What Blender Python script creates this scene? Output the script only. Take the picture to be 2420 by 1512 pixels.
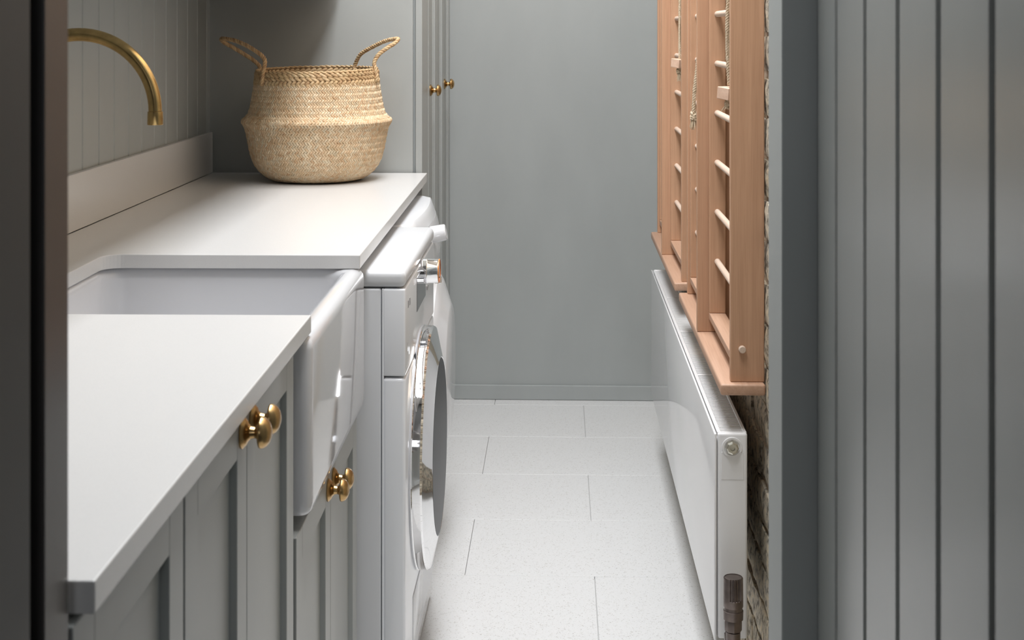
import bpy, bmesh, math, random
from mathutils import Matrix, Vector
random.seed(7)
S = bpy.context.scene
for o in list(bpy.data.objects): bpy.data.objects.remove(o, do_unlink=True)
COL = S.collection
R_ = math.radians

# ------------------------------------------------------------------ camera
cam = bpy.data.cameras.new('camera'); cam_o = bpy.data.objects.new('camera', cam); COL.objects.link(cam_o)
cam_o.location = (0, 0, 1.30)
cam_o.rotation_euler = (R_(90), 0, math.atan((1322 - 1210) / 3361))
cam.sensor_width = 36; cam.lens = 3361 / 2420 * 36
cam.shift_y = -(756 - 75) / 2420
cam.clip_start = 0.05
cam.dof.use_dof = True; cam.dof.focus_distance = 3.1; cam.dof.aperture_fstop = 13
S.camera = cam_o
# ------------------------------------------------------------------ exposure, world
S.view_settings.view_transform = 'Standard'; S.view_settings.look = 'None'
S.view_settings.gamma = 1; S.view_settings.use_curve_mapping = False
S.view_settings.exposure = 0.0
w = bpy.data.worlds.new('world'); S.world = w; w.use_nodes = True
w.node_tree.nodes['Background'].inputs[0].default_value = (0.75, 0.85, 1, 1)
w.node_tree.nodes['Background'].inputs[1].default_value = 0.3
# ------------------------------------------------------------------ skylight over the aisle, weak fill light added behind the camera
def area(name, loc, sx, sy, power, color, rot=(0, 0, 0)):
    l = bpy.data.lights.new(name, 'AREA'); l.shape = 'RECTANGLE'; l.size = sx; l.size_y = sy
    l.energy = power; l.color = color
    o = bpy.data.objects.new(name, l); COL.objects.link(o); o.location = loc; o.rotation_euler = rot
    return o
area('skylight', (-0.15, 2.80, 2.96), 0.56, 2.8, 90, (0.985, 1.0, 1.03))

area('fill_light', (0.0, -1.85, 1.9), 0.5, 0.5, 6.0, (0.95, 0.98, 1.05), (math.radians(86), 0, 0))
# ------------------------------------------------------------------ frames: the counter run stands 0.7 degrees off the aisle
TL = math.atan((1322 - 1210) / 3361) - math.atan((1281 - 1210) / 3361)
FR, FL = 0.0, TL
def fpt(fr, p):
    c, s = math.cos(fr), math.sin(fr)
    return Vector((p[0] * c - p[1] * s, p[0] * s + p[1] * c, p[2]))
def toL(x, y):       # aisle frame -> counter frame
    c, s = math.cos(-TL), math.sin(-TL)
    return (x * c - y * s, x * s + y * c)

# ------------------------------------------------------------------ materials
def mat(name, col, rough=0.5, metal=0.0, spec=0.5, coat=0.0):
    m = bpy.data.materials.new(name); m.use_nodes = True
    b = m.node_tree.nodes['Principled BSDF']
    b.inputs['Base Color'].default_value = (*col, 1); b.inputs['Roughness'].default_value = rough
    b.inputs['Metallic'].default_value = metal; b.inputs['Specular IOR Level'].default_value = spec
    b.inputs['Coat Weight'].default_value = coat
    return m
def N(m, t, **k):
    n = m.node_tree.nodes.new(t)
    for a, v in k.items(): setattr(n, a, v)
    return n
def Lk(m, a, b): m.node_tree.links.new(a, b)
def ramp(m, stops):
    r = N(m, 'ShaderNodeValToRGB'); e = r.color_ramp.elements
    while len(e) < len(stops): e.new(0.5)
    for el, (p, c) in zip(e, stops): el.position = p; el.color = (*c, 1)
    return r
def coords(m, scale=(1, 1, 1), kind='Object'):
    tc = N(m, 'ShaderNodeTexCoord'); mp = N(m, 'ShaderNodeMapping'); mp.inputs['Scale'].default_value = scale
    Lk(m, tc.outputs[kind], mp.inputs['Vector']); return mp.outputs[0]
def bump(m, h, strength=0.2, dist=0.001):
    b = N(m, 'ShaderNodeBump'); b.inputs['Strength'].default_value = strength; b.inputs['Distance'].default_value = dist
    Lk(m, h, b.inputs['Height']); Lk(m, b.outputs[0], m.node_tree.nodes['Principled BSDF'].inputs['Normal'])
def P(m): return m.node_tree.nodes['Principled BSDF']

def paint(name, col, rough=0.42):
    m = mat(name, col, rough)
    n = N(m, 'ShaderNodeTexNoise'); n.inputs['Scale'].default_value = 7; n.inputs['Detail'].default_value = 3
    Lk(m, coords(m, (1, 1, .4)), n.inputs['Vector'])
    r = ramp(m, [(0.3, [c * 0.965 for c in col]), (0.7, [min(1, c * 1.03) for c in col])])
    Lk(m, n.outputs[0], r.inputs[0]); Lk(m, r.outputs[0], P(m).inputs['Base Color'])
    n2 = N(m, 'ShaderNodeTexNoise'); n2.inputs['Scale'].default_value = 260
    Lk(m, coords(m, (1, 1, .5)), n2.inputs['Vector']); bump(m, n2.outputs[0], 0.05, 0.0005)
    return m
M_grey = paint('grey_green_paint', (0.37, 0.39, 0.38), 0.4)
M_wall = paint('grey_wall_paint', (0.37, 0.39, 0.385), 0.55)
M_cab = paint('cabinet_paint', (0.37, 0.385, 0.375), 0.38)
M_hall = paint('hall_shade', (0.05, 0.048, 0.045), 0.6)  # darkness of the unlit hall put into its colour, cuts bounce light
M_frame = paint('door_frame_shade', (0.065, 0.06, 0.058), 0.22)  # shade on the left jamb put into its colour
M_frame2 = paint('hall_lining_shade', (0.05, 0.05, 0.047), 0.5)  # deeper shade nearer the camera, also put into the colour
M_plank = paint('plank_paint', (0.30, 0.312, 0.305), 0.24)
M_dark = mat('dark_gap', (0.03, 0.03, 0.028), 0.8)
M_plaster = paint('white_ceiling', (0.5, 0.5, 0.49), 0.8)

def stone(name, col, rough):
    m = mat(name, col, rough)
    n = N(m, 'ShaderNodeTexNoise'); n.inputs['Scale'].default_value = 900; n.inputs['Detail'].default_value = 2
    Lk(m, coords(m), n.inputs['Vector'])
    r = ramp(m, [(0.35, [c * 0.96 for c in col]), (0.6, col)])
    Lk(m, n.outputs[0], r.inputs[0]); Lk(m, r.outputs[0], P(m).inputs['Base Color']); return m
M_top = stone('white_quartz', (0.665, 0.66, 0.65), 0.25)
M_ceramic = mat('sink_ceramic', (0.66, 0.665, 0.685), 0.07, coat=0.3)
M_white = mat('white_enamel', (0.84, 0.86, 0.89), 0.1)
M_whiteg = mat('white_gloss_plastic', (0.72, 0.73, 0.745), 0.06)
M_body = mat('machine_body_enamel', (0.68, 0.695, 0.715), 0.25)
M_seal = mat('grey_seal', (0.16, 0.16, 0.16), 0.6)
M_chrome = mat('chrome', (0.92, 0.92, 0.93), 0.04, 1.0)
M_glass = mat('tinted_door_glass', (0.055, 0.058, 0.065), 0.35, spec=0.12)
M_disp = mat('dark_display', (0.09, 0.095, 0.1), 0.15)
M_orange = mat('wood_reflection', (0.85, 0.30, 0.08), 0.3)  # reflection of the wood on the dial, painted as an orange ring
M_rad = mat('radiator_enamel', (0.84, 0.835, 0.835), 0.09)
M_silver = mat('silver_print', (0.45, 0.45, 0.46), 0.3, 0.6)

def brass(name, col, rough):
    m = mat(name, col, rough, 1.0)
    n = N(m, 'ShaderNodeTexNoise'); n.inputs['Scale'].default_value = 60; n.inputs['Detail'].default_value = 4
    Lk(m, coords(m), n.inputs['Vector'])
    r = ramp(m, [(0.3, [c * 0.72 for c in col]), (0.7, [c * 1.08 for c in col])])
    Lk(m, n.outputs[0], r.inputs[0]); Lk(m, r.outputs[0], P(m).inputs['Base Color']); return m
M_brass = brass('aged_brass', (0.60, 0.42, 0.18), 0.24)
M_knob = brass('antique_brass', (0.55, 0.36, 0.16), 0.26)
M_bronze = brass('dark_bronze', (0.20, 0.165, 0.15), 0.38)
M_nickel = brass('nickel', (0.72, 0.70, 0.62), 0.3)

def wood(name, a, b, axis='Z', rough=0.5):
    m = mat(name, a, rough)
    sc = {'Z': (60, 60, 1.6), 'Y': (60, 1.6, 60)}[axis]
    oi = N(m, 'ShaderNodeObjectInfo')
    tc = N(m, 'ShaderNodeTexCoord'); mp = N(m, 'ShaderNodeMapping'); mp.inputs['Scale'].default_value = sc
    ad = N(m, 'ShaderNodeVectorMath', operation='ADD'); cb = N(m, 'ShaderNodeCombineXYZ')
    mu = N(m, 'ShaderNodeMath', operation='MULTIPLY'); mu.inputs[1].default_value = 13
    Lk(m, oi.outputs['Random'], mu.inputs[0])
    for i in range(3): Lk(m, mu.outputs[0], cb.inputs[i])
    Lk(m, tc.outputs['Object'], ad.inputs[0]); Lk(m, cb.outputs[0], ad.inputs[1]); Lk(m, ad.outputs[0], mp.inputs['Vector'])
    n = N(m, 'ShaderNodeTexNoise'); n.inputs['Scale'].default_value = 1.0; n.inputs['Detail'].default_value = 5; n.inputs['Roughness'].default_value = .62
    n.inputs['Distortion'].default_value = 0.5
    Lk(m, mp.outputs[0], n.inputs['Vector'])
    r = ramp(m, [(0.28, b), (0.5, [(x + y) / 2 for x, y in zip(a, b)]), (0.68, a)])
    Lk(m, n.outputs[0], r.inputs[0])
    f = N(m, 'ShaderNodeTexNoise'); f.inputs['Scale'].default_value = 6; f.inputs['Detail'].default_value = 3
    Lk(m, mp.outputs[0], f.inputs['Vector'])
    r2 = ramp(m, [(0.38, (0.80, 0.76, 0.72)), (0.52, (1, 1, 1))]); Lk(m, f.outputs[0], r2.inputs[0])
    mx = N(m, 'ShaderNodeMix', data_type='RGBA', blend_type='MULTIPLY'); mx.inputs[0].default_value = 0.32
    Lk(m, r.outputs[0], mx.inputs[6]); Lk(m, r2.outputs[0], mx.inputs[7])
    Lk(m, mx.outputs[2], P(m).inputs['Base Color'])
    bump(m, n.outputs[0], 0.15, 0.0005)
    return m
M_beech = wood('beech_upright', (0.60, 0.355, 0.22), (0.50, 0.285, 0.170))
M_beechY = wood('beech_lengthwise', (0.57, 0.36, 0.25), (0.48, 0.285, 0.185), 'Y')
M_dowel = wood('pale_dowel', (0.72, 0.57, 0.46), (0.60, 0.45, 0.35), 'Y', 0.6)
M_block = wood('pale_block', (0.76, 0.54, 0.41), (0.66, 0.44, 0.32), 'Y')

def fibre(name, cols, rough=0.75):
    m = mat(name, cols[0], rough)
    g = N(m, 'ShaderNodeNewGeometry')
    st = [(i / (len(cols) - 1), c) for i, c in enumerate(cols)]
    r = ramp(m, st); Lk(m, g.outputs['Random Per Island'], r.inputs[0])
    n = N(m, 'ShaderNodeTexNoise'); n.inputs['Scale'].default_value = 420; n.inputs['Detail'].default_value = 3
    Lk(m, coords(m, (1, 1, .35)), n.inputs['Vector'])
    r2 = ramp(m, [(0.3, (0.78, 0.72, 0.62)), (0.6, (1, 1, 1))]); Lk(m, n.outputs[0], r2.inputs[0])
    big = N(m, 'ShaderNodeTexNoise'); big.inputs['Scale'].default_value = 14; Lk(m, coords(m), big.inputs['Vector'])
    r3 = ramp(m, [(0.35, (0.86, 0.80, 0.72)), (0.65, (1, 1, 1))]); Lk(m, big.outputs[0], r3.inputs[0])
    mx = N(m, 'ShaderNodeMix', data_type='RGBA', blend_type='MULTIPLY'); mx.inputs[0].default_value = 0.7
    mx2 = N(m, 'ShaderNodeMix', data_type='RGBA', blend_type='MULTIPLY'); mx2.inputs[0].default_value = 0.7
    Lk(m, r.outputs[0], mx.inputs[6]); Lk(m, r2.outputs[0], mx.inputs[7])
    Lk(m, mx.outputs[2], mx2.inputs[6]); Lk(m, r3.outputs[0], mx2.inputs[7])
    Lk(m, mx2.outputs[2], P(m).inputs['Base Color']); bump(m, n.outputs[0], 0.3, 0.0008)
    return m
M_straw = fibre('seagrass', [(0.60, 0.41, 0.25), (0.74, 0.57, 0.38), (0.66, 0.51, 0.34), (0.82, 0.68, 0.49), (0.66, 0.57, 0.42), (0.72, 0.53, 0.34)])
M_straw2 = fibre('seagrass_braid', [(0.46, 0.30, 0.16), (0.62, 0.44, 0.25), (0.56, 0.42, 0.24), (0.68, 0.50, 0.31)])
M_core = mat('seagrass_core', (0.20, 0.12, 0.055), 0.9)
M_rope = fibre('hemp_rope', [(0.60, 0.49, 0.36), (0.70, 0.60, 0.46), (0.64, 0.54, 0.40)], 0.85)

def terrazzo():
    m = mat('terrazzo', (0.76, 0.755, 0.74), 0.42)
    col = N(m, 'ShaderNodeRGB'); col.outputs[0].default_value = (0.69, 0.69, 0.685, 1)
    last = col.outputs[0]
    for sc, th, c, k in ((230, 0.34, (0.38, 0.36, 0.33), .65), (170, 0.18, (0.28, 0.26, 0.23), .6), (400, 0.38, (0.50, 0.49, 0.46), .7)):
        v = N(m, 'ShaderNodeTexVoronoi'); v.inputs['Scale'].default_value = sc
        nz = N(m, 'ShaderNodeTexNoise'); nz.inputs['Scale'].default_value = sc * .8
        Lk(m, coords(m), nz.inputs['Vector'])
        mxv = N(m, 'ShaderNodeMix', data_type='RGBA'); mxv.inputs[0].default_value = 0.012
        Lk(m, coords(m), mxv.inputs[6]); Lk(m, nz.outputs['Color'], mxv.inputs[7])
        Lk(m, mxv.outputs[2], v.inputs['Vector'])
        sp = N(m, 'ShaderNodeSeparateColor'); Lk(m, v.outputs['Color'], sp.inputs[0])
        a = N(m, 'ShaderNodeMath', operation='LESS_THAN'); a.inputs[1].default_value = th; Lk(m, v.outputs['Distance'], a.inputs[0])
        b = N(m, 'ShaderNodeMath', operation='LESS_THAN'); b.inputs[1].default_value = 0.22; Lk(m, sp.outputs[0], b.inputs[0])
        c_ = N(m, 'ShaderNodeMath', operation='MULTIPLY'); Lk(m, a.outputs[0], c_.inputs[0]); Lk(m, b.outputs[0], c_.inputs[1])
        d = N(m, 'ShaderNodeMath', operation='MULTIPLY'); Lk(m, c_.outputs[0], d.inputs[0]); d.inputs[1].default_value = k
        mx = N(m, 'ShaderNodeMix', data_type='RGBA'); Lk(m, d.outputs[0], mx.inputs[0]); Lk(m, last, mx.inputs[6]); mx.inputs[7].default_value = (*c, 1)
        last = mx.outputs[2]
    Lk(m, last, P(m).inputs['Base Color']); return m
M_floor = terrazzo()
M_grout = mat('grout', (0.66, 0.655, 0.64), 0.8)

def brickmat():
    m = mat('stock_brick', (0.35, 0.29, 0.21), 0.9)
    oi = N(m, 'ShaderNodeObjectInfo')
    base = ramp(m, [(0, (0.50, 0.43, 0.33)), (0.35, (0.62, 0.56, 0.45)), (0.7, (0.68, 0.62, 0.52)), (1, (0.54, 0.48, 0.39))])
    Lk(m, oi.outputs['Random'], base.inputs[0])
    n = N(m, 'ShaderNodeTexNoise'); n.inputs['Scale'].default_value = 28; n.inputs['Detail'].default_value = 7; n.inputs['Roughness'].default_value = .7
    Lk(m, coords(m, kind='Generated'), n.inputs['Vector'])
    n3 = N(m, 'ShaderNodeTexNoise'); n3.inputs['Scale'].default_value = 45; n3.inputs['Detail'].default_value = 7; n3.inputs['Roughness'].default_value = .7
    g = N(m, 'ShaderNodeNewGeometry'); Lk(m, g.outputs['Position'], n3.inputs['Vector'])
    r = ramp(m, [(0.40, (0.22, 0.20, 0.18)), (0.50, (0.9, 0.9, 0.88)), (0.62, (1.25, 1.15, 1.0))]); Lk(m, n3.outputs[0], r.inputs[0])
    mx = N(m, 'ShaderNodeMix', data_type='RGBA', blend_type='MULTIPLY'); mx.inputs[0].default_value = 0.9
    Lk(m, base.outputs[0], mx.inputs[6]); Lk(m, r.outputs[0], mx.inputs[7]); Lk(m, mx.outputs[2], P(m).inputs['Base Color'])
    bump(m, n3.outputs[0], 0.8, 0.004); return m
M_brick = brickmat()
def mortarmat():
    m = mat('lime_mortar', (0.5, 0.42, 0.32), 0.95)
    n = N(m, 'ShaderNodeTexNoise'); n.inputs['Scale'].default_value = 60; n.inputs['Detail'].default_value = 6
    Lk(m, coords(m), n.inputs['Vector'])
    r = ramp(m, [(0.35, (0.42, 0.32, 0.22)), (0.6, (0.74, 0.62, 0.50))]); Lk(m, n.outputs[0], r.inputs[0])
    Lk(m, r.outputs[0], P(m).inputs['Base Color']); bump(m, n.outputs[0], 0.8, 0.004); return m
M_mortar = mortarmat()

# ------------------------------------------------------------------ object helpers
class Thing:
    def __init__(s, name, label=None, cat=None, base=(0, 0, 0), fr=FR, group=None, kind=None, mesh=None, m=None, smooth=None):
        s.base = Vector(base); s.fr = fr
        if mesh is None: s.o = bpy.data.objects.new(name, None); s.o.empty_display_size = 0.05
        else: s.o = mk(name, mesh, m, s.base, smooth)
        if mesh is None: COL.objects.link(s.o)
        s.o.location = fpt(fr, s.base); s.o.rotation_euler = (0, 0, fr)
        if label: s.o['label'] = label
        if cat: s.o['category'] = cat
        if group: s.o['group'] = group
        if kind: s.o['kind'] = kind
    def part(s, name, bm, m, parent=None, smooth=None, label=None, kind=None):
        o = mk(name, bm, m, s.base, smooth); o.parent = parent or s.o
        if label: o['label'] = label
        if kind: o['kind'] = kind
        return o
    def inst(s, name, me, loc, parent=None, rot=(0, 0, 0)):       # shared mesh built about its own origin
        o = bpy.data.objects.new(name, me); COL.objects.link(o); o.parent = parent or s.o
        o.location = Vector(loc) - s.base; o.rotation_euler = rot; return o
def mk(name, bm, m, base, smooth):
    bmesh.ops.translate(bm, vec=-Vector(base), verts=bm.verts)
    bmesh.ops.recalc_face_normals(bm, faces=bm.faces) if not bm.faces.layers.int.get('keep') else None
    me = bpy.data.meshes.new(name); bm.to_mesh(me); bm.free()
    if m: me.materials.append(m)
    if smooth: smooth_by(me, smooth)
    o = bpy.data.objects.new(name, me); COL.objects.link(o); return o
def smooth_by(me, ang):
    for p in me.polygons: p.use_smooth = True
    me.set_sharp_from_angle(angle=R_(ang))
def meshof(name, bm, m, smooth=None):
    bmesh.ops.recalc_face_normals(bm, faces=bm.faces)
    me = bpy.data.meshes.new(name); bm.to_mesh(me); bm.free(); me.materials.append(m)
    if smooth: smooth_by(me, smooth)
    return me
def box(x0, x1, y0, y1, z0, z1, bev=0, seg=2, bm=None):
    b = bmesh.new()
    bmesh.ops.create_cube(b, size=1, matrix=Matrix.Translation(((x0 + x1) / 2, (y0 + y1) / 2, (z0 + z1) / 2)) @ Matrix.Diagonal((x1 - x0, y1 - y0, z1 - z0, 1)))
    if bev: bmesh.ops.bevel(b, geom=b.edges[:], offset=bev, segments=seg, profile=0.5, affect='EDGES')
    return join(bm, b)
def join(bm, b):
    if bm is None: return b
    me = bpy.data.meshes.new('tmp'); b.to_mesh(me); b.free(); bm.from_mesh(me); bpy.data.meshes.remove(me); return bm
def loft(loops, cap0=True, cap1=True, bm=None):
    bm = bm or bmesh.new(); rows = [[bm.verts.new(p) for p in l] for l in loops]; n = len(rows[0])
    for a, b in zip(rows, rows[1:]):
        for i in range(n): bm.faces.new((a[i], a[(i + 1) % n], b[(i + 1) % n], b[i]))
    if cap0: bm.faces.new(rows[0][::-1])
    if cap1: bm.faces.new(rows[-1])
    return bm
def rrect(x0, x1, y0, y1, r, z, seg=6):
    pts = []
    for cx, cy, a0 in ((x1 - r, y1 - r, 0), (x0 + r, y1 - r, 90), (x0 + r, y0 + r, 180), (x1 - r, y0 + r, 270)):
        for k in range(seg + 1):
            a = R_(a0 + 90 * k / seg); pts.append(Vector((cx + r * math.cos(a), cy + r * math.sin(a), z)))
    return pts
def lathe(prof, axis='Z', c=(0, 0, 0), n=32, cap=True, bm=None):      # prof: (along, radius)
    loops = []
    for h, r in prof:
        r = max(r, 1e-5); l = []
        for k in range(n):
            a = 2 * math.pi * k / n; u, v = r * math.cos(a), r * math.sin(a)
            l.append(Vector({'Z': (u, v, h), 'X': (h, u, v), 'Y': (v, h, u)}[axis]) + Vector(c))
        loops.append(l)
    return loft(loops, cap, cap, bm)
def cyl(p0, p1, r, n=16, bm=None, cap=True):
    return tube([p0, p1], r, n, bm, cap)
def frames_along(pts):
    pts = [Vector(p) for p in pts]; out = []; up = None
    for i, p in enumerate(pts):
        t = (pts[min(i + 1, len(pts) - 1)] - pts[max(i - 1, 0)]).normalized()
        if up is None: up = t.orthogonal().normalized()
        else: up = (up - t * up.dot(t)).normalized()
        out.append((p, t, up, t.cross(up)))
    return out
def tube(pts, r, n=12, bm=None, cap=True):
    loops = []
    for i, (p, t, u, v) in enumerate(frames_along(pts)):
        rr = r[i] if isinstance(r, (list, tuple)) else r
        loops.append([p + (u * math.cos(2 * math.pi * k / n) + v * math.sin(2 * math.pi * k / n)) * rr for k in range(n)])
    return loft(loops, cap, cap, bm)
def resample(pts, step):
    pts = [Vector(p) for p in pts]
    dens = []                                    # catmull-rom
    for i in range(len(pts) - 1):
        p0 = pts[max(i - 1, 0)]; p1 = pts[i]; p2 = pts[i + 1]; p3 = pts[min(i + 2, len(pts) - 1)]
        n = max(2, int((p2 - p1).length / step))
        for k in range(n):
            t = k / n
            dens.append(0.5 * ((2 * p1) + (-p0 + p2) * t + (2 * p0 - 5 * p1 + 4 * p2 - p3) * t * t + (-p0 + 3 * p1 - 3 * p2 + p3) * t ** 3))
    dens.append(pts[-1]); return dens
def rope(pts, R, strands=3, pitch=0.03, step=0.003, n=6, bm=None, jit=0.0):
    path = frames_along(resample(pts, step)); bm = bm or bmesh.new(); rs = R * 0.56
    for s in range(strands):
        out = []; L = 0
        for i, (p, t, u, v) in enumerate(path):
            if i: L += (p - path[i - 1][0]).length
            a = 2 * math.pi * (L / pitch + s / strands)
            q = R - rs
            out.append(p + (u * math.cos(a) + v * math.sin(a)) * q * 1.05 + Vector([random.uniform(-jit, jit) for _ in range(3)]))
        tube(out, rs, n, bm)
    return bm

# ================================================================== SETTING
# floor: concrete bed with separate terrazzo tiles
bed = Thing('floor', kind='structure', mesh=box(-1.15, .5, -2.0, 5.3, -0.08, -0.0065), m=M_grout)
tw, tl = 0.618, 0.389
tile_me = {}
def tile_mesh(wx, wy):
    k = (round(wx, 3), round(wy, 3))
    if k not in tile_me:
        tile_me[k] = meshof('tile', box(-wx / 2, wx / 2, -wy / 2, wy / 2, -0.006, 0, 0.0006, 1), M_floor)
    return tile_me[k]
J = 0.0008
for r in range(-13, 5):
    y0 = 3.40 + r * tl
    if y0 < 1.0: continue
    off = 0.084 if r % 2 else -0.226
    off = {0: -0.226, 1: 0.084}[r % 2]
    for k in range(-3, 3):
        x0 = off + k * tw; a, b = max(x0, -1.12), min(x0 + tw, 0.46)
        c, d = max(y0, -1.95), min(y0 + tl, 5.03)
        if b - a < 0.03 or d - c < 0.02: continue
        bed.inst('tile', tile_mesh(b - a - J * 2, d - c - J * 2), ((a + b) / 2, (c + d) / 2, 0))
Thing('ceiling', kind='structure', mesh=box(-1.15, .5, .9, 5.3, 3.02, 3.12), m=M_plaster)
Thing('trim_5', kind='structure', mesh=box(-1.15, .5, -2.0, .899, 3.02, 3.12), m=M_hall)
Thing('wall_back', kind='structure', mesh=box(-1.15, .5, 5.03, 5.15, -0.006, 3.02), m=M_wall)
Thing('baseboard_back', kind='structure', mesh=box(-.384, .372, 5.02, 5.03, 0.001, 0.052, 0.002), m=M_wall)
Thing('wall_front', kind='structure', mesh=box(-1.15, .5, -2.0, -1.9, -0.006, 3.02), m=M_hall)
# left wall: lining with separate tongue-and-groove boards (counter frame)
wl = Thing('wall_left', kind='structure', fr=FL, mesh=box(-1.05, -0.962, 1.0, 5.2, -0.006, 3.0), m=M_grey)
BP = 0.1087
bmesh_board = {}
def board_me(wy, z0, z1, t=0.012, v=0.0034):
    k = (round(wy, 4), z0, z1, t)
    if k not in bmesh_board:
        h = wy / 2 - 0.0013
        prof = [(-t, -h), (-v, -h), (0, -h + v), (0, h - v), (-v, h), (-t, h)]
        bmesh_board[k] = meshof('board', loft([[Vector((x, y, z)) for x, y in prof] for z in (z0, z1)]), M_grey)
    return bmesh_board[k]
for k in range(-14, 11):
    y0 = 2.915 + k * BP; y1 = min(y0 + BP, 4.06)
    if y0 > 4.05 or y0 < 1.0: continue
    wl.inst('board', board_me(y1 - y0, 0.86, 2.99), (-0.948, (y0 + y1) / 2, 0))
Thing('trim_6', kind='structure', mesh=box(-1.1, .5, -1.9, 1.05, -0.006, -0.0005), m=M_hall)
# right brick wall: mortar core and separate uneven bricks
wr = Thing('wall_right', kind='structure', mesh=box(.3835, .5, 1.70, 5.1, -0.006, 3.02), m=M_mortar)
def brick_mesh(i):
    rnd = random.Random(50 + i); b = bmesh.new(); L, Hh, D = 0.107, 0.0325, 0.006
    nx, nz = 8, 4
    g = {}
    for a in range(nx + 1):
        for c in range(nz + 1):
            e = (a in (0, nx)) or (c in (0, nz))
            y = -L + 2 * L * a / nx; z = -Hh + 2 * Hh * c / nz
            g[a, c] = b.verts.new((-D + (0.0026 if e else 0) + rnd.uniform(-.0016, .0016), y + (rnd.uniform(-.003, .003) if e else 0), z + (rnd.uniform(-.0025, .0025) if e else 0)))
    for a in range(nx):
        for c in range(nz): b.faces.new((g[a, c], g[a + 1, c], g[a + 1, c + 1], g[a, c + 1]))
    rim = [g[a, 0] for a in range(nx + 1)] + [g[nx, c] for c in range(1, nz + 1)] + [g[a, nz] for a in range(nx - 1, -1, -1)] + [g[0, c] for c in range(nz - 1, 0, -1)]
    back = [b.verts.new((0.012, v.co.y, v.co.z)) for v in rim]
    for i2 in range(len(rim)):
        j2 = (i2 + 1) % len(rim); b.faces.new((rim[i2], back[i2], back[j2], rim[j2]))
    b.faces.new(back[::-1])
    return meshof('brick', b, M_brick, 50)
bricks = [brick_mesh(i) for i in range(7)]
nb = 0
for c in range(0, 19):
    for k in range(15):
        y = 1.90 + k * 0.225 + (0.1125 if c % 2 else 0)
        if y > 4.95 or y < 1.88: continue
        z = 0.045 + c * 0.0758
        o = wr.inst('brick', random.choice(bricks), (0.3835 + random.uniform(-.003, .0015), y, z + random.uniform(-.002, .002)), rot=(random.uniform(-.012, .012), 0, random.uniform(-.01, .01)))
        nb += 1
# right: plank door standing along the aisle near the camera, its post
Thing('trim_1', kind='structure', mesh=box(.2582, .50, 1.662, 1.766, 0.0005, 3.0, 0.0015), m=M_wall)
dr = Thing('door_1', kind='structure', mesh=box(.314, .40, -1.9, 1.660, 0.0005, 3.0), m=M_dark)
edges = [1.6595, 1.5445, 1.4005, 1.266, 1.131, 0.992] + [0.992 - 0.1375 * k for k in range(1, 21)]
pb = {}
for a, b in zip(edges[1:], edges):
    key = round(b - a, 3)
    if key not in pb:
        h = (b - a) / 2 - 0.0024; vv = 0.0055
        prof = [(-.0, -h), (-.011, -h), (-.0155, -h + vv), (-.0155, h - vv), (-.011, h), (0, h)]
        pb[key] = meshof('plank', loft([[Vector((x, y, z)) for x, y in prof] for z in (0.003, 2.995)]), M_plank)
    dr.inst('plank', pb[key], (0.3138, (a + b) / 2, 0))
# left: doorway lining with an open joint
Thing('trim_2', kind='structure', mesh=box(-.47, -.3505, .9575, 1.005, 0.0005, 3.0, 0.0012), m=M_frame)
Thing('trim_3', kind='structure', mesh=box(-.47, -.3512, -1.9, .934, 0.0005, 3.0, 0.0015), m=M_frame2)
Thing('trim_4', kind='structure', mesh=box(-1.12, -.405, .88, .998, 0.0005, 3.0), m=M_dark)

# ================================================================== LEFT RUN (counter frame)
knob_prof = [(0, 0), (0, .0178), (.0018, .0180), (.0032, .0165), (.0045, .0150), (.0062, .0132), (.0070, .0105), (.0085, .0088), (.0100, .0072), (.0125, .0066),
             (.0150, .0062), (.0178, .0075), (.0190, .0100), (.0195, .0150), (.0203, .0170), (.0222, .0177), (.0255, .0170), (.0290, .0145), (.0318, .0105), (.0335, .0055), (.0340, 0)]
knob_me = meshof('knob', lathe(knob_prof, 'X', n=40, cap=False), M_knob, 28)

XC = -.338
def shaker(y0, y1, z0, z1, xf=XC, st=0.05, th=0.02, rec=0.0088):
    """shaker door: frame and recessed panel in one leaf"""
    bm = bmesh.new()
    y0 += .0012; y1 -= .0012
    box(xf - th, xf, y0, y0 + st, z0, z1, .0009, 1, bm); box(xf - th, xf, y1 - st, y1, z0, z1, .0009, 1, bm)
    box(xf - th, xf, y0 + st - .0002, y1 - st + .0002, z1 - st + .004, z1, .0007, 1, bm); box(xf - th, xf, y0 + st - .0002, y1 - st + .0002, z0, z0 + st, .0007, 1, bm)
    box(xf - th + .002, xf - rec, y0 + st - .004, y1 - st + .004, z0 + st - .004, z1 - st + .008, 0, 1, bm)
    return bm
def cabinet(label, y0, y1, ztop, doors, floor_z=0.10, zb=None):
    t = Thing('base_cabinet', label, 'cabinet', ((XC - .3), (y0 + y1) / 2, 0.001), FL, 'grey base cabinets under the worktop')
    b = box(-.93, XC - .0215, y0 + .0005, y1 - .0005, floor_z, (zb or ztop) - .001)
    t.part('carcass', b, M_cab)
    t.part('plinth', box(-.90, XC - .06, y0 + .0005, y1 - .0005, 0.001, floor_z - .0005), M_cab)
    for a, b_, kn in doors:
        d = t.part('door', shaker(a, b_, floor_z + .01, ztop - .003), M_cab)
        if kn: t.inst('knob', knob_me, (XC + .0002, kn[0], kn[1]), d)
    return t
cabinet('grey base cabinet at the open near end of the worktop, single door panel', 1.016, 1.336, .874, [(1.017, 1.335, None)])
cabinet('grey base cabinet with two brass knobs just under the near worktop slab', 1.338, 1.945, .874,
        [(1.339, 1.622, (1.594, .849)), (1.622, 1.928, (1.650, .849))])
# end stile beside the sink is part of this cabinet's run
cabinet('short grey base cabinet with two brass knobs under the white sink', 1.948, 2.590, .606,
        [(1.950, 2.266, (2.238, .577)), (2.266, 2.588, (2.294, .577))], zb=.603)
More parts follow.
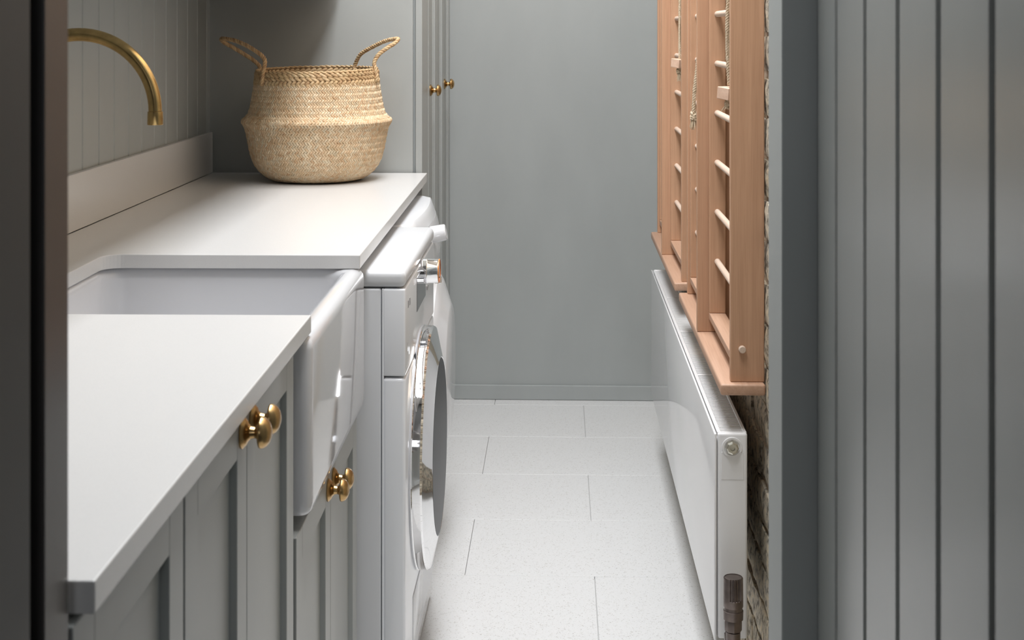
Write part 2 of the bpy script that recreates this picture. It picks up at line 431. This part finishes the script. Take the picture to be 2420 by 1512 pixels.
# worktop with the notch for the apron sink
def worktop():
    xb, xf, xc, r = -.936, -.326, -.785, .035
    y0, y1, s1, s2 = 1.030, 4.024, 2.003, 2.541
    pts = [(xb, y0), (xf, y0), (xf, s1)]
    for k in range(9):
        a = R_(90 * k / 8); pts.append((xc + r - r * math.sin(a), s1 + r - r * math.cos(a))) if False else None
    for k in range(9):
        a = R_(270 - 90 * k / 8); pts.append((xc + r + r * math.cos(a), s1 + r + r * math.sin(a)))
    for k in range(9):
        a = R_(180 - 90 * k / 8); pts.append((xc + r + r * math.cos(a), s2 - r + r * math.sin(a)))
    pts += [(xf, s2), (xf, y1), (xb, y1)]
    bm = bmesh.new(); vs = [bm.verts.new((x, y, .875)) for x, y in pts]; f = bm.faces.new(vs)
    ex = bmesh.ops.extrude_face_region(bm, geom=[f]); up = [v for v in ex['geom'] if isinstance(v, bmesh.types.BMVert)]
    bmesh.ops.translate(bm, vec=(0, 0, .025), verts=up)
    bm.normal_update()
    eg = [e for e in bm.edges if e.calc_length() and len(e.link_faces) == 2 and e.calc_face_angle() > R_(50)]
    bmesh.ops.bevel(bm, geom=eg, offset=.0016, segments=2, profile=.5, affect='EDGES')
    return bm
Thing('worktop', 'long white stone worktop with cut-out for the sink', 'worktop', (-.63, 2.4, .875), FL, mesh=worktop(), m=M_top)
Thing('splashback', 'low white stone upstand along the back of the worktop', 'splashback', (-.942, 2.5, .9005), FL,
      mesh=box(-.9475, -.9355, 1.035, 4.022, .9005, 1.015, .001, 1), m=M_top)
# Belfast sink
def sink():
    def rr(i, z, r): return rrect(-.785 - .035 + i, -.3215 - i, 1.975 + i, 2.577 - i, r, z, 8)
    def inn(i, z, r): return rrect(-.785 + i, -.3590 - i, 2.003 + i, 2.549 - i, r, z, 8)
    loops = [rr(.014, .621, .012), rr(.006, .6235, .014), rr(.0015, .630, .016), rr(0, .642, .018), rr(0, .855, .018), rr(.0012, .8635, .018), rr(.005, .8695, .018), rr(.0115, .8735, .018), rr(.018, .8747, .018),
             inn(-.012, .8740, .045), inn(-.005, .8708, .042), inn(-.001, .864, .04), inn(0, .855, .04), inn(.006, .68, .04), inn(.012, .662, .04), inn(.03, .651, .04), inn(.06, .648, .04)]
    return loft(loops, True, True)
sk = Thing('belfast_sink', 'white ceramic sink with deep glossy apron front below the worktop', 'sink', (-.57, 2.27, .62), FL)
sk.part('basin', sink(), M_ceramic, smooth=40)
sk.part('drain', lathe([(.6485, .0), (.6505, .045), (.6525, .045), (.6525, .036), (.650, .030), (.650, 0)], 'Z', (-.57, 2.276, 0), 32), M_brass, smooth=40)
# tap
tp = Thing('swan_neck_tap', 'aged brass swan-neck tap arching over the sink', 'tap', (-.870, 2.28, .9006), FL)
cx, cz, rr_ = -.747, 1.172, .1235
path = [(cx - rr_, 2.28, .93 + .02 * k) for k in range(12)] + [(cx + rr_ * math.cos(R_(180 - 180 * k / 40)), 2.28, cz + rr_ * math.sin(R_(180 - 180 * k / 40))) for k in range(41)]
tp.part('spout', tube(path, .0108, 24), M_brass, smooth=40)
tp.part('outlet', lathe([(1.172, .0108), (1.1715, .0122), (1.151, .0128), (1.150, .0123), (1.150, .0095), (1.160, .009), (1.160, 0)], 'Z', (cx + rr_, 2.28, 0), 24), M_brass, smooth=30)
tp.part('base', lathe([(.9006, 0), (.9006, .026), (.906, .026), (.910, .020), (.930, .0165), (.945, .0140), (.947, 0)], 'Z', (cx - rr_, 2.28, 0), 24), M_brass, smooth=30)
hd = tp.part('handle', cyl((cx - rr_, 2.266, .918), (cx - rr_, 2.20, .925), .006, 12), M_brass, smooth=40)
# unseen cupboard added above the counter, stands in for what shades the wall side
wc = Thing('shade_cupboard', 'unseen grey cupboard added above the worktop to shade it', 'cupboard', (-.75, 2.6, 1.47), FL)
wc.part('carcass', box(-.947, -.590, 1.20, 4.0, 1.41, 2.95), M_cab)
for k in range(5):
    a = 1.20 + k * .56
    d = wc.part('door', box(-.5895, -.5700, a + .0015, a + .5585, 1.412, 2.948, .001, 1), M_cab)

# ------------------------------------------------------------------ tall cupboard at the far end (aisle frame)
tc = Thing('tall_cupboard', 'tall grey cupboard with narrow brass-knobbed doors beyond the worktop', 'cupboard', (-.7, 4.5, 0.001))
tc.part('carcass', box(-1.04, -.4085, 4.041, 5.025, 0.07, 3.0), M_cab)
tc.part('end_panel', box(-1.045, -.4158, 4.0275, 4.0405, 0.001, 3.0), M_cab)
tc.part('plinth', box(-.99, -.43, 4.0415, 5.025, 0.001, 0.0695), M_cab)
tc.part('stile', box(-.4080, -.3895, 4.0265, 4.208, .001, 3.0, .001, 1), M_cab)
def panel_door(y0, y1):
    bm = shaker(y0, y1, .08, 2.96, -.388, .05, .0195, .009)
    for a, b in ((y0 + .0515, y0 + .0575), (y1 - .0575, y1 - .0515)):       # quarter bead inside the frame
        box(-.3985, -.3925, a, b, .13, 2.91, .002, 2, bm)
    return bm
for k, (a, b, kn) in enumerate(((4.210, 4.482, 4.268), (4.484, 4.752, None), (4.754, 5.022, 4.787))):
    d = tc.part('door', panel_door(a, b), M_cab)
    if kn: tc.inst('knob', knob_me, (-.3878, kn, 1.124), d)

# ------------------------------------------------------------------ basket
def basket():
    cx_, cy_ = toL(-.6548, 3.822); base = (-.6548, 3.822, .9006)
    t = Thing('seagrass_basket', 'woven seagrass belly basket with two rope handles on the worktop', 'basket', base)
    C = Vector(base)
    prof = [(.000, .098), (.004, .118), (.012, .135), (.024, .150), (.040, .163), (.060, .1725), (.085, .1790), (.110, .1835), (.135, .1885), (.148, .1935), (.155, .1985), (.160, .1995), (.165, .1970),
            (.171, .1890), (.180, .1820), (.195, .1770), (.215, .1730), (.240, .1690), (.265, .1655), (.285, .1635), (.297, .1625)]
    arc = [0]
    for a, b in zip(prof, prof[1:]): arc.append(arc[-1] + math.hypot(b[0] - a[0], b[1] - a[1]))
    LT = arc[-1]
    def at(s):
        s = min(max(s, 0), LT - 1e-6)
        for i in range(len(arc) - 1):
            if arc[i + 1] >= s:
                k = (s - arc[i]) / (arc[i + 1] - arc[i]); z = prof[i][0] + k * (prof[i + 1][0] - prof[i][0]); r = prof[i][1] + k * (prof[i + 1][1] - prof[i][1]); return z, r
    def wob(a, z):      # hand-made unevenness, rim lifts at the back right
        return 1 + .006 * math.sin(2 * a + 1) + .004 * math.sin(5 * a), .006 * (z / .297) ** 4 * (math.sin(a) * .7 + math.cos(a) * .35)
    def surf(a, s, off=0):
        z, r = at(s); z2, r2 = at(s + .004); z1, r1 = at(s - .004)
        dz, drr = z2 - z1, r2 - r1; L = math.hypot(dz, drr) or 1
        nr, nz = dz / L, -drr / L
        w_, zz = wob(a, z); r = r * w_
        return C + Vector(((r + nr * off) * math.cos(a), (r + nr * off) * math.sin(a), z + zz + nz * off))
    # woven core
    bm = bmesh.new(); n = 72
    loops = [[surf(2 * math.pi * k / n, s, -.0018) for k in range(n)] for s in [LT * i / 44 for i in range(45)]]
    inner = [[surf(2 * math.pi * k / n, s, -.0075) for k in range(n)] for s in [LT * (1 - i / 22) for i in range(22)]]
    loft(loops + inner, True, True, bm)
    t.part('body', bm, M_core, smooth=60)
    # strips
    bm = bmesh.new()
    def strip(a0, s0, a1, s1, wd, lift, off=0, sgn=1, tk=1.0):
        # a strip from (a0,s0) to (a1,s1) on the surface, raised in the middle
        z, r = at((s0 + s1) / 2); dx, ds = (a1 - a0) * r, s1 - s0; L = math.hypot(dx, ds)
        px, ps = -ds / L * wd / 2, dx / L * wd / 2
        rows = []
        for k, (u, h) in enumerate(((0, -.0012), (.18, lift * .8), (.5, lift), (.82, lift * .8), (1, -.0012))):
            row = []
            for q, hh in ((-1, -.0010), (-.45, h), (.45, h), (1, -.0010)):
                wq = q if 0 < k < 4 else q * .8
                row.append(bm.verts.new(surf(a0 + (a1 - a0) * u + px * wq / r, s0 + ds * u + ps * wq, off + sgn * min(hh, h))))
            rows.append(row)
        for A, B in zip(rows, rows[1:]):
            for i in range(3): bm.faces.new((A[i], A[i + 1], B[i + 1], B[i]))
    S0, S1 = .020, LT - .034; rows_n = int((S1 - S0) / .0080); hrow = (S1 - S0) / rows_n
    for j in range(rows_n):
        s = S0 + j * hrow; z, r = at(s + hrow / 2); cnt = 150; d = 1 if j % 2 else -1
        for i in range(cnt):
            a = 2 * math.pi * (i + (.5 if j % 2 else 0)) / cnt + random.uniform(-.003, .003)
            da = d * (.0052 / r) * .95
            ex = random.uniform(.75, 1.15) * .0022
            strip(a - da, s - ex, a + da, s + hrow + ex, random.uniform(.0054, .0068), random.uniform(.0014, .0026) * (1.14 if d > 0 else .94))
    t.part('weave', bm, M_straw, smooth=50, kind='stuff')
    # rim bands: wide slanting plaits, a saw-tooth edge below
    bm = bmesh.new()
    cnt = 84
    for i in range(cnt):
        a = 2 * math.pi * i / cnt
        strip(a - .02, LT - .036, a + .055, LT - .022, .0088, .0032)
        strip(a + .035, LT - .040, a + .001, LT - .026, .0080, .0026)
    for j, (s, ln, sl) in enumerate(((LT - .023, .020, -1), (LT - .013, .019, -1))):
        for i in range(70):
            a = 2 * math.pi * (i + .5 * j) / 70 + random.uniform(-.006, .006)
            strip(a - .062 * 1, s + .010, a + .062, s - .001, .0088, random.uniform(.0024, .0040))
    for i in range(62):          # inside face below the rim
        for j in range(4):
            a = 2 * math.pi * (i + .4 * j) / 62
            strip(a - .07, LT - .004 - j * .010, a + .07, LT - .016 - j * .010, .0095, .0022, -.0085, -1)
    t.part('rim_plait', bm, M_straw2, smooth=50, kind='stuff')
    bm = bmesh.new()
    pts = [surf(2 * math.pi * k / 120, LT, -.003) + Vector((0, 0, random.uniform(-.0006, .0006))) for k in range(121)]
    rope(pts, .0048, 2, .030, .004, 6, bm)
    t.part('rim_cord', bm, M_straw2, smooth=60)
    # handles
    def hp(dx, dy, z): return C + Vector((dx, dy, z))
    def on(a, dz=0): return surf(R_(a), LT + 0, .003) + Vector((0, 0, dz))
    hl = [surf(R_(224), LT - .036, .005), surf(R_(224), LT - .012, .006), on(224, .006), hp(-.122, -.105, .330), hp(-.160, -.085, .356), hp(-.205, -.055, .374), hp(-.245, -.030, .381), hp(-.2585, -.005, .378),
          hp(-.2555, .015, .370), hp(-.232, .028, .355), hp(-.205, .034, .338), hp(-.182, .040, .322), on(168, .008), surf(R_(168), LT - .014, .005), surf(R_(168), LT - .034, .005)]
    hr = [surf(R_(57), LT - .030, -.012), surf(R_(57), LT - .01, -.011), surf(R_(57), LT, -.006) + Vector((0, 0, .006)), hp(.103, .115, .337), hp(.140, .090, .358), hp(.178, .060, .374), hp(.208, .030, .380), hp(.2195, .008, .379),
          hp(.213, -.012, .369), hp(.192, -.022, .355), hp(.171, -.028, .338), hp(.160, -.032, .318), on(-12, .006), surf(R_(-12), LT - .014, .006), surf(R_(-12), LT - .032, .005)]
    for h, lab in ((hl, 'left handle, leaning out over the worktop'), (hr, 'right handle, standing up')):
        t.part('handle', rope(h, .0060, 3, .024, .003, 7, None, .0003), M_straw2, smooth=60)
basket()

# ================================================================== MACHINES (aisle frame)
def washer():
    t = Thing('washing_machine', 'white washing machine with chrome porthole nearest the sink', 'washing machine', (-.6, 2.966, 0.001))
    y0, y1, xf = 2.664, 3.268, -.2895
    t.part('cabinet', box(-.88, -.335, y0 + .001, y1 - .001, .018, .8165, .004, 3), M_body, smooth=40)
    t.part('lid', box(-.885, -.2885, y0 - .001, y1 + .001, .8185, .851, .0125, 6), M_body, smooth=60)
    t.part('control_panel', box(-.332, xf, y0 + .0005, y1 - .0005, .652, .8165, .004, 4), M_white, smooth=50)
    t.part('trim_strip', box(-.3338, -.3300, y0 + .0005, y1 - .0005, .06, .8165, .001, 2), M_white)
    t.part('front_panel', box(-.332, xf, y0 + .0005, y1 - .0005, .062, .6485, .006, 4), M_white, smooth=50)
    t.part('kick_panel', box(-.332, xf - .004, y0 + .004, y1 - .004, .020, .060, .003, 2), M_whiteg, smooth=50)
    fl = t.part('filter_flap', box(xf - .001, xf + .0016, 2.80, 2.98, .095, .185, .0012, 2), M_whiteg, smooth=50)
    for a, b in ((-.36, 2.70), (-.36, 3.23), (-.84, 2.70), (-.84, 3.23)):
        t.part('foot', lathe([(.001, 0), (.001, .02), (.010, .02), (.012, .008), (.0195, .008), (.0195, 0)], 'Z', (a, b, 0), 16), M_seal)
    yc, zc = 2.966, .437
    dr_ = t.part('door', lathe([(xf - .0004, .180), (xf - .0004, .2430), (-.2870, .2458), (-.2850, .2462), (-.2835, .2448), (-.2825, .2448), (-.2680, .2448), (-.2640, .2425), (-.2500, .1830), (-.2488, .1800), (-.2525, .1780)], 'X', (0, yc, zc), 128, True), M_chrome, smooth=22, label='chrome ring door')
    t.part('glass', lathe([(-.2524, 0), (-.2524, .1775), (-.2500, .1780), (-.2486, .1765), (-.2470, .12), (-.2465, 0)], 'X', (0, yc, zc), 96, False), M_glass, dr_, 30, label='dark tinted glass')
    k = t.part('dial', lathe([(xf + .0004, 0), (xf + .0004, .0265), (-.2780, .0265), (-.2760, .0255), (-.2560, .0248), (-.2525, .0235), (-.2515, .0), ], 'X', (0, 2.985, .797), 48, False), M_chrome, smooth=25, label='chrome dial')
    t.part('dial_reflection', lathe([(-.2530, .0240), (-.2536, .0252), (-.2518, .0252), (-.2512, .0238)], 'X', (0, 2.985, .797), 48, False), M_orange, k, 40, label='orange wood reflection modelled as a ring')
    t.part('grip', box(-.2620, -.2478, 2.978, 2.992, .7715, .7860, .002, 2), M_chrome, k)
    t.part('display', box(xf - .0003, xf + .0008, 2.880, 3.065, .731, .800, .0003, 1), M_disp)
    for i in range(2): t.part('badge', box(xf - .0003, xf + .0010, 2.712 + i * .028, 2.722 + i * .028, .772, .786, .0004, 1), M_silver)
    for i in range(3): t.part('button', box(xf - .0003, xf + .0012, 3.10, 3.125, .735 + i * .024, .745 + i * .024, .0005, 1), M_silver)
    for i in range(2): t.part('print_mark', box(xf - .0003, xf + .0004, 2.705 + i * .02, 2.716 + i * .02, .690 - i * .01, .706 - i * .01), M_silver)
washer()
def dryer():
    t = Thing('tumble_dryer', 'white bow-fronted machine with plain white door behind the chrome-doored one', 'dryer', (-.6, 3.6, 0.001))
    y0, y1 = 3.292, 3.896
    def sec(z, dx, ins=0):
        pts = [(-.885 + ins, y1 - ins), (-.885 + ins, y0 + ins)]
        n = 14
        for k in range(n + 1):
            y = y0 + ins + (y1 - y0 - 2 * ins) * k / n; q = (y - 3.594) / .302
            x = -.333 - .018 * q * q + dx - .022 * max(0, abs(q) - .88) / .12 * (abs(q) > .88)
            pts.append((x, y))
        return [Vector((x, y, z)) for x, y in pts]
    t.part('body', loft([sec(.03, -.02), sec(.10, -.008), sec(.68, -.008)]), M_white, smooth=35)
    t.part('control_fascia', loft([sec(.682, .012), sec(.70, .022), sec(.745, .0245), sec(.79, .018), sec(.815, .010)]), M_whiteg, smooth=35)
    t.part('lid', loft([sec(.816, .0095), sec(.835, .003), sec(.846, -.001), sec(.850, -.004, .003)]), M_white, smooth=35)
    for a, b in ((-.40, 3.33), (-.40, 3.86), (-.84, 3.33), (-.84, 3.86)):
        t.part('foot', lathe([(.001, 0), (.001, .02), (.012, .02), (.014, .008), (.0295, .008), (.0295, 0)], 'Z', (a, b, 0), 16), M_seal)
    yc, zc = 3.60, .450
    d = t.part('door', lathe([(-.340, .236), (-.312, .236), (-.304, .232), (-.298, .222), (-.292, .205), (-.2765, .160), (-.2745, .155), (-.2745, 0)], 'X', (0, yc, zc), 96, False), M_whiteg, smooth=25)
    k = t.part('dial', lathe([(-.318, 0), (-.318, .0215), (-.290, .0205), (-.284, .0200), (-.2815, .018), (-.2815, 0)], 'X', (0, 0, 0), 40, False), M_whiteg, smooth=25)
    # tilt the dial upward with the sloping fascia
    me = k.data; Rm = Matrix.Rotation(R_(-12), 4, 'Y'); me.transform(Matrix.Translation(Vector((.300, 0, 0)) + t.base))
    me.transform(Rm); me.transform(Matrix.Translation(Vector((-.300, 3.54, .797)) - t.base))
    t.part('drawer', box(-.335, -.3265, 3.36, 3.50, .70, .775, .002, 2), M_whiteg)
dryer()

# ================================================================== RIGHT WALL
def airer(y0, ym, y1, label, ropes):
    t = Thing('clothes_airer', label, 'clothes airer', (.374, (y0 + y1) / 2, .639), group='beech drying racks on the brick wall')
    zt = 1.74; xw = .3742; th = .018
    t.part('bottom_shelf', box(.2930, xw, y0 - .017, y1 + .023, .6392, .6600, .0045, 4), M_beechY, smooth=50)
    t.part('top_shelf', box(.2930, xw, y0 - .017, y1 + .023, zt, zt + .021, .0045, 4), M_beechY, smooth=50)
    t.part('side_board', box(.3125, xw, y0, y0 + th, .6602, zt - .0002, .0018, 2), M_beech)
    t.part('divider_board', box(.2938, xw, ym, ym + th, .6602, zt - .0002, .0018, 2), M_beech)
    t.part('side_board', box(.3125, xw, y1, y1 + th, .6602, zt - .0002, .0018, 2), M_beech)
    for a, b in ((y0 + th + .003, ym - .0015), (ym + th + .003, y1 - .0015)):
        f = t.part('drying_rack', box(.3182, .3525, a, b, .6880, .7032, .0018, 2), M_beechY)
        t.part('rack_rail', box(.3182, .3525, a, a + .016, .7034, 1.66, .0018, 2), M_beech, f)
        t.part('rack_rail', box(.3182, .3525, b - .016, b, .7034, 1.66, .0018, 2), M_beech, f)
        for k in range(9):
            z = .813 + k * .1049
            t.part('dowel', cyl((.3348, a + .0161, z), (.3348, b - .0161, z), .0064, 16), M_dowel, f, 40)
    for yy, s in ((y0, -1), (y1 + th, 1)):
        t.part('peg', lathe([(yy - s * .002, 0), (yy - s * .002, .0066), (yy + s * .007, .0066), (yy + s * .0085, .0056), (yy + s * .0085, 0)], 'Y', (.3335, 0, .7205), 20, False), M_dowel, smooth=40)
    for (x, y, zb, kind) in ropes:
        if kind == 'loop':
            a = t.part('rope', rope([(x + .006, y, 1.73), (x + .003, y, 1.5), (x - .004, y, 1.3), (x, y, zb + .01)], .0042, 3, .016, .004, 6, rope([(x + .010, y + .012, 1.73), (x + .006, y + .010, 1.45), (x + .003, y + .008, 1.28), (x + .003, y + .004, zb + .01)], .0040, 3, .016, .004), .0002), M_rope, smooth=60)
        elif kind == 'single':
            a = t.part('rope', rope([(x, y, 1.73), (x + .002, y, 1.5), (x, y, 1.35), (x, y, zb + .005)], .0038, 3, .014, .004, 6, None, .0002), M_rope, smooth=60)
        else:
            a = t.part('rope', rope([(x + .012, y + .02, 1.73), (x + .014, y, 1.4), (x + .010, y, 1.25), (x + .001, y, 1.16), (x - .001, y, zb)], .0050, 3, .018, .004, 6, None, .0002), M_rope, smooth=60)
        if kind != 'tassel':
            b = box(-.0165, .0165, -.0165, .0165, -.0115, .0115, .0012, 2)
            bmesh.ops.rotate(b, cent=(0, 0, 0), matrix=Matrix.Rotation(R_(35), 3, 'Z') @ Matrix.Rotation(R_(6), 3, 'X'), verts=b.verts)
            bmesh.ops.translate(b, vec=(x, y, zb - .006), verts=b.verts)
            t.part('toggle', b, M_block, label='pale wooden toggle block')
        zk = zb - (.018 if kind != 'tassel' else 0)
        kb = bmesh.new()
        for q in range(2):
            pts = [(x + .0065 * math.cos(2.2 * s + q * 2), y + .0065 * math.sin(2.2 * s + q * 2), zk - .0022 * s + .0045 * math.sin(3.1 * s)) for s in [i * .45 for i in range(15)]]
            rope(pts, .0036, 2, .012, .003, 5, kb)
        t.part('knot', kb, M_rope, smooth=60)
        fb = bmesh.new()
        for i in range(22 if kind != 'loop' else 8):
            a_ = random.uniform(0, 6.28); rr = random.uniform(.001, .009); L = random.uniform(.018, .028) * (1 if kind != 'loop' else .5)
            p0 = Vector((x + .3 * rr * math.cos(a_), y + .3 * rr * math.sin(a_), zk - .010))
            p2 = p0 + Vector((rr * math.cos(a_) * 1.3 - .002, rr * math.sin(a_), -L)); p1 = (p0 + p2) / 2 + Vector((0, 0, .002))
            tube([p0, p1, p2], [.0012, .0011, .0006], 4, fb)
        t.part('frayed_end', fb, M_rope, kind='stuff')
airer(2.6105, 3.0455, 3.4825, 'nearer beech wall-mounted clothes airer with rope toggles',
      [(.3255, 2.74, 1.188, 'loop'), (.3110, 3.30, 1.110, 'tassel')])
airer(3.653, 4.094, 4.542, 'farther beech wall-mounted clothes airer by the back wall', [(.3200, 3.80, 1.222, 'single')])

def radiator():
    y0, y1, x0, x1, z0, z1 = 2.588, 4.362, .2806, .3405, .196, .573
    t = Thing('radiator', 'long flat white panel radiator low on the brick wall', 'radiator', (.34, 3.47, z0))
    t.part('front_panel', box(x0, x0 + .0045, y0, y1, z0 - .001, z1 - .001, .0018, 3), M_rad, smooth=50)
    t.part('inner_panel', box(x0 + .0055, x0 + .014, y0 + .004, y1 - .004, z0 + .006, z1 - .012, .002, 2), M_rad)
    t.part('back_panel', box(x1 - .012, x1 - .002, y0 + .006, y1 - .006, z0 + .008, z1 - .014, .003, 2), M_rad)
    for a, b in ((y0, y0 + .012), (y1 - .012, y1)):
        t.part('end_cover', box(x0 + .0062, x1, a, b, z0 + .004, z1, .0048, 4), M_rad, smooth=50)
    g = bmesh.new()
    box(x0 + .0062, x0 + .0135, y0 + .012, y1 - .012, z1 - .006, z1 - .0005, .0012, 1, g)
    box(x1 - .0065, x1, y0 + .012, y1 - .012, z1 - .006, z1 - .0005, .0012, 1, g)
    t.part('grille_frame', g, M_rad)
    g = bmesh.new(); y = y0 + .016; i = 0
    while y < y1 - .016:
        if i % 44 == 43: box(x0 + .0133, x1 - .0062, y, y + .012, z1 - .0045, z1 - .0012, 0, 1, g); y += .0155
        else: box(x0 + .0133, x1 - .0062, y, y + .0058, z1 - .0045, z1 - .0018, 0, 1, g); y += .0098
        i += 1
    t.part('grille_slats', g, M_rad, kind='stuff')
    t.part('grille_shade', box(x0 + .016, x1 - .014, y0 + .02, y1 - .02, z1 - .05, z1 - .047), M_seal)  # dark sheet added as the shade under the slats
    g = box(x0 + .0125, x1 - .0065, y0 - .0007, y0 + .001, .489, .539, .0005, 1)
    t.part('vent_plate', g, M_rad)
    lathe_b = lathe([(y0 + .001, .0185), (y0 - .0022, .0180), (y0 - .0022, .0145), (y0 - .0004, .0140), (y0 - .0004, 0)], 'Y', (.3125, 0, .5475), 40, False)
    t.part('vent_collar', lathe_b, M_rad, smooth=35)
    p = t.part('vent_plug', lathe([(y0, .0122), (y0 - .005, .0122), (y0 - .0085, .0112), (y0 - .0100, .0088), (y0 - .0100, .0046), (y0 - .0065, .0040), (y0 - .0065, 0)], 'Y', (.3125, 0, .5475), 8, False), M_nickel, smooth=20, label='nickel vent plug')
    for yy in (3.65, 4.2):
        t.part('bracket', box(x1 - .0015, .3795, yy, yy + .03, z0 + .05, z1 - .05), M_rad)
radiator()
def trv():
    x, y = .3065, 2.520
    t = Thing('radiator_valve', 'dark bronze thermostatic radiator valve at the near end of the radiator', 'valve', (x, y, 0.001))
    prof = []
    bm = bmesh.new(); n = 96
    def loop(r, z, ribs):
        out = []
        for k in range(n):
            a = 2 * math.pi * k / n; rr = r
            if ribs and (-55 < ((math.degrees(a) + 60 + 180) % 360 - 180) < 55 or -50 < ((math.degrees(a) - 130 + 180) % 360 - 180) < 50): rr = r - (.0016 if (k // 2) % 2 else 0)
            out.append(Vector((x + rr * math.cos(a), y + rr * math.sin(a), z)))
        return out
    loft([loop(.0160, .3365, 0), loop(.0164, .3385, 1), loop(.0172, .3392, 1)][:0] + [loop(.0170, .2870, 0), loop(.0174, .2880, 0), loop(.0174, .3000, 0), loop(.0174, .3005, 1), loop(.0170, .3372, 1), loop(.0160, .3388, 1), loop(.0150, .3390, 0), loop(.0150, .3382, 0)], True, True, bm)
    t.part('head', bm, M_bronze, smooth=30)
    t.part('collar', lathe([(.2635, 0), (.2635, .0150), (.2650, .0172), (.2800, .0176), (.2808, .0160), (.2868, .0158), (.2868, 0)], 'Z', (x, y, 0), 48, False), M_bronze, smooth=30)
    t.part('nut', lathe([(.2430, 0), (.2430, .0125), (.2450, .0150), (.2590, .0152), (.2632, .0140), (.2632, 0)], 'Z', (x, y, 0), 8, False), M_bronze, smooth=20)
    t.part('body', lathe([(.180, 0), (.180, .0105), (.185, .0125), (.2425, .0125), (.2425, 0)], 'Z', (x, y, 0), 32, False), M_bronze, smooth=30)
    t.part('tail', tube(resample([(x, y + .008, .214), (x + .002, y + .040, .214), (x + .003, y + .0675, .214)], .006), .0095, 20), M_bronze, smooth=40)
    t.part('tail_nut', lathe([(2.548, 0), (2.548, .0135), (2.566, .0135), (2.566, 0)], 'Y', (x + .001, 0, .214), 6, False), M_bronze)
    t.part('pipe', cyl((x, y, .002), (x, y, .1802), .0075, 20), M_bronze, smooth=40)
trv()
bpy.context.view_layer.update()
